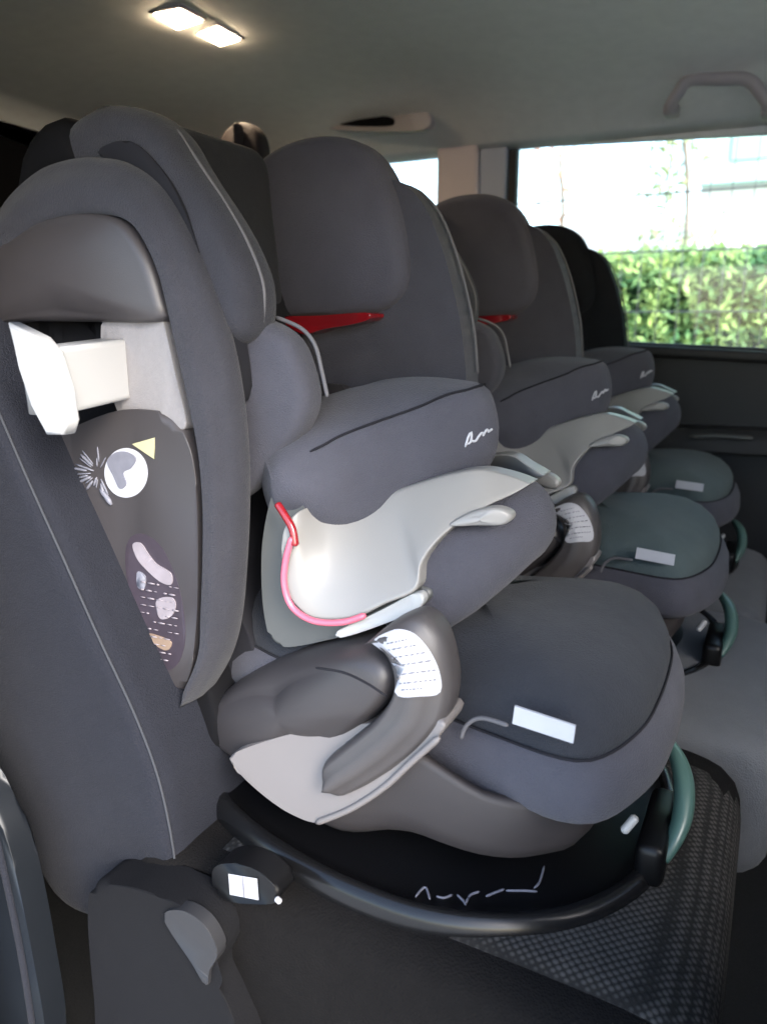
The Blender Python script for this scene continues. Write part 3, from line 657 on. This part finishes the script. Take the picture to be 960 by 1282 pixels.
# clipped hedge: thousands of small leaves round a dark core
lf = bpy.data.materials.new('hedge_leaf'); lf.use_nodes = True; nt = lf.node_tree; b = nt.nodes['Principled BSDF']
tc = nt.nodes.new('ShaderNodeTexCoord'); n = nt.nodes.new('ShaderNodeTexNoise'); n.inputs['Scale'].default_value = 7; n.inputs['Detail'].default_value = 8; nt.links.new(tc.outputs['Object'], n.inputs['Vector'])
cr = nt.nodes.new('ShaderNodeValToRGB'); cr.color_ramp.elements[0].color = (.06, .17, .06, 1); cr.color_ramp.elements[1].color = (.34, .46, .14, 1); cr.color_ramp.elements[0].position = .35; cr.color_ramp.elements[1].position = .65
nt.links.new(n.outputs['Fac'], cr.inputs[0]); nt.links.new(cr.outputs[0], b.inputs['Base Color']); b.inputs['Roughness'].default_value = .6; b.inputs['Transmission Weight'].default_value = .0; b.inputs['Subsurface Weight'].default_value = .0
def leaves(bm, c, s, n, size, rnd):
    for _ in range(n):
        p = Vector((c[0] + rnd.uniform(-s[0], s[0]), c[1] + rnd.uniform(-s[1], s[1]), c[2] + rnd.uniform(-s[2], s[2])))
        a = Vector((rnd.gauss(0, 1), rnd.gauss(0, 1), rnd.gauss(0, 1))).normalized(); bvec = a.orthogonal().normalized(); l = size * rnd.uniform(.6, 1.3)
        v = [bm.verts.new(p + a * l), bm.verts.new(p + bvec * l * .5), bm.verts.new(p - a * l), bm.verts.new(p - bvec * l * .5)]
        bm.faces.new(v)
HY = 5.2; hz = Pz(860, 316, .5).z
htop = P(860, 316, HY).z
rnd = random.Random(3)
hroot = empty('hedge', (0, HY + .4, -1.35), 'sunlit green hedge outside the far window behind the wire fence', 'hedge')
bm = bmesh.new()
leaves(bm, (-.9, HY + .05, (htop - 1.35) / 2), (3.0, .14, (htop + 1.35) / 2), 34000, .032, rnd)
leaves(bm, (-.9, HY + .4, htop - .03), (3.0, .4, .07), 9000, .032, rnd)
link('foliage', bm, lf, hroot, smooth=False)
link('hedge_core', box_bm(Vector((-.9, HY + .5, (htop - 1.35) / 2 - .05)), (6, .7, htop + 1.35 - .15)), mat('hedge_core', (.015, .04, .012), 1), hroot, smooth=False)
# pale wall behind the hedge and a greenish glazed house
wl = link('garden_wall', box_bm(Vector((-4, 12, -.2)), (24, .2, 3.2)), mat('pale_render', (.72, .72, .70), .9, .05, 3), smooth=False); tag(wl, 'long pale rendered wall far behind the hedge, almost washed out by light', 'wall')
gh = empty('greenhouse', (0, 9, -1.35), 'washed-out green-tinted building at the upper right of the window view', 'building')
gx0, gx1 = P(880, 200, 9).x, P(880, 200, 9).x + 4
gz0 = P(900, 232, 9).z
link('wall', box_bm(Vector(((gx0 + gx1) / 2, 9.2, (gz0 - 1.35) / 2)), (gx1 - gx0, .3, gz0 + 1.35)), bpy.data.materials['pale_render'], gh, smooth=False)
link('upper_storey', box_bm(Vector(((gx0 + gx1) / 2, 9.1, gz0 + 1.2)), (gx1 - gx0, .5, 2.4)), mat('pale_green', (.42, .62, .52), .6, .05, 3), gh, smooth=False)
for k in range(3): link('window', box_bm(Vector((gx0 + .5 + k * .9, 8.84, gz0 + 1.0)), (.45, .03, 1.6), bev=.01), mat('pane', (.35, .5, .46), .2), gh, smooth=False)
# wire mesh fence
fr = empty('wire_fence', (-.5, 4.4, -1.35), 'thin grey wire mesh fence in front of the hedge', 'fence')
bm = bmesh.new(); FY = 4.4
def wire(a, b, r):
    tube_bm([a, b], r, n=2, sides=5, smooth=False, bm=bm, taper=False)
for k in range(-6, 34):
    x = P(640, 300, FY).x - .3 + k * .104; wire(Vector((x, FY, -1.3)), Vector((x, FY, 1.5)), .0026)
for z in (P(900, 312, FY).z, P(900, 237, FY).z, P(900, 160, FY).z, P(900, 390, FY).z, -.6): wire(Vector((-3, FY + .004, z)), Vector((3, FY + .004, z)), .005)
link('mesh_panel', bm, M['greyp'], fr)
for x in (-2.9, .9): tube('post', M['greyp'], fr, [Vector((x, FY + .03, -1.35)), Vector((x, FY + .03, 1.55))], .025, n=4, smooth=False)
# young trees with thin pale crowns
def sapling(px, py0, py1, Y, label, col, n, w):
    top = P(px, py0, Y); bot = P(px, py1, Y); t = empty('young_tree', (bot.x, Y, -1.35), label, 'tree')
    tube('trunk', mat('bark', (.25, .2, .16), .9), t, [Vector((bot.x, Y, -1.35)), bot, bot.lerp(top, .5) + Vector((.03, 0, 0)), top], .018, n=24)
    bm = bmesh.new(); r2 = random.Random(int(px))
    for k in range(26):
        u = r2.random(); c = bot.lerp(top, u) + Vector((r2.uniform(-w, w) * (1 - .5 * u), r2.uniform(-w, w) * .6, 0))
        tube_bm([bot.lerp(top, u * .9), c], .004, n=3, sides=5, smooth=False, bm=bm)
        leaves(bm, c, (.09, .09, .09), n, .035, r2)
    m = mat('sapling_leaf', col, .6, .3, 10); link('crown', bm, m, t, smooth=False)
sapling(700, 190, 330, 6.6, 'thin young tree with sparse reddish leaves at the left of the window view', (.30, .15, .10), 5, .25)
sapling(855, 150, 330, 6.6, 'taller young tree with pale green leaves in the middle of the window view', (.25, .30, .14), 12, .35)

# ------------------------------------------------------------------ light
w = bpy.data.worlds.new('World'); S.world = w; w.use_nodes = True
nt = w.node_tree; bg = nt.nodes['Background']; sky = nt.nodes.new('ShaderNodeTexSky'); sky.sky_type = 'NISHITA'; sky.sun_disc = False
EL = R(32)          # sun high, from beyond the open near door and towards the front of the car
sdir = Vector((math.cos(EL) * math.sin(R(122)), math.cos(EL) * math.cos(R(122)), math.sin(EL)))
sky.sun_elevation = EL; sky.sun_rotation = R(122); sky.dust_density = 1.5; sky.air_density = 1.0; sky.ozone_density = 1.0
nt.links.new(sky.outputs[0], bg.inputs[0]); bg.inputs[1].default_value = .15
sn = bpy.data.lights.new('sun', 'SUN'); sn.energy = 0.9; sn.angle = R(25); sn.color = (1, .985, .96)
so = bpy.data.objects.new('sun', sn); C.objects.link(so); so.rotation_euler = (-sdir).to_track_quat('-Z', 'Y').to_euler(); so.location = sdir * 10
# ------------------------------------------------------------------ camera
cd = bpy.data.cameras.new('camera'); cam = bpy.data.objects.new('camera', cd); C.objects.link(cam)
cd.sensor_fit = 'VERTICAL'; cd.sensor_height = 36; cd.lens = 36 * F / 1282; cd.clip_start = .02; cd.clip_end = 500
cam.matrix_world = Matrix((( RT.x, UP.x, -FW.x, 0), (RT.y, UP.y, -FW.y, 0), (RT.z, UP.z, -FW.z, 0), (0, 0, 0, 1)))
cd.dof.use_dof = True; cd.dof.focus_distance = .85; cd.dof.aperture_fstop = 4.5
S.camera = cam
S.view_settings.view_transform = 'Standard'; S.view_settings.look = 'None'; S.view_settings.exposure = 2.72; S.view_settings.gamma = 1
S.cycles.use_denoising = True
S.cycles.max_bounces = 8; S.cycles.diffuse_bounces = 5
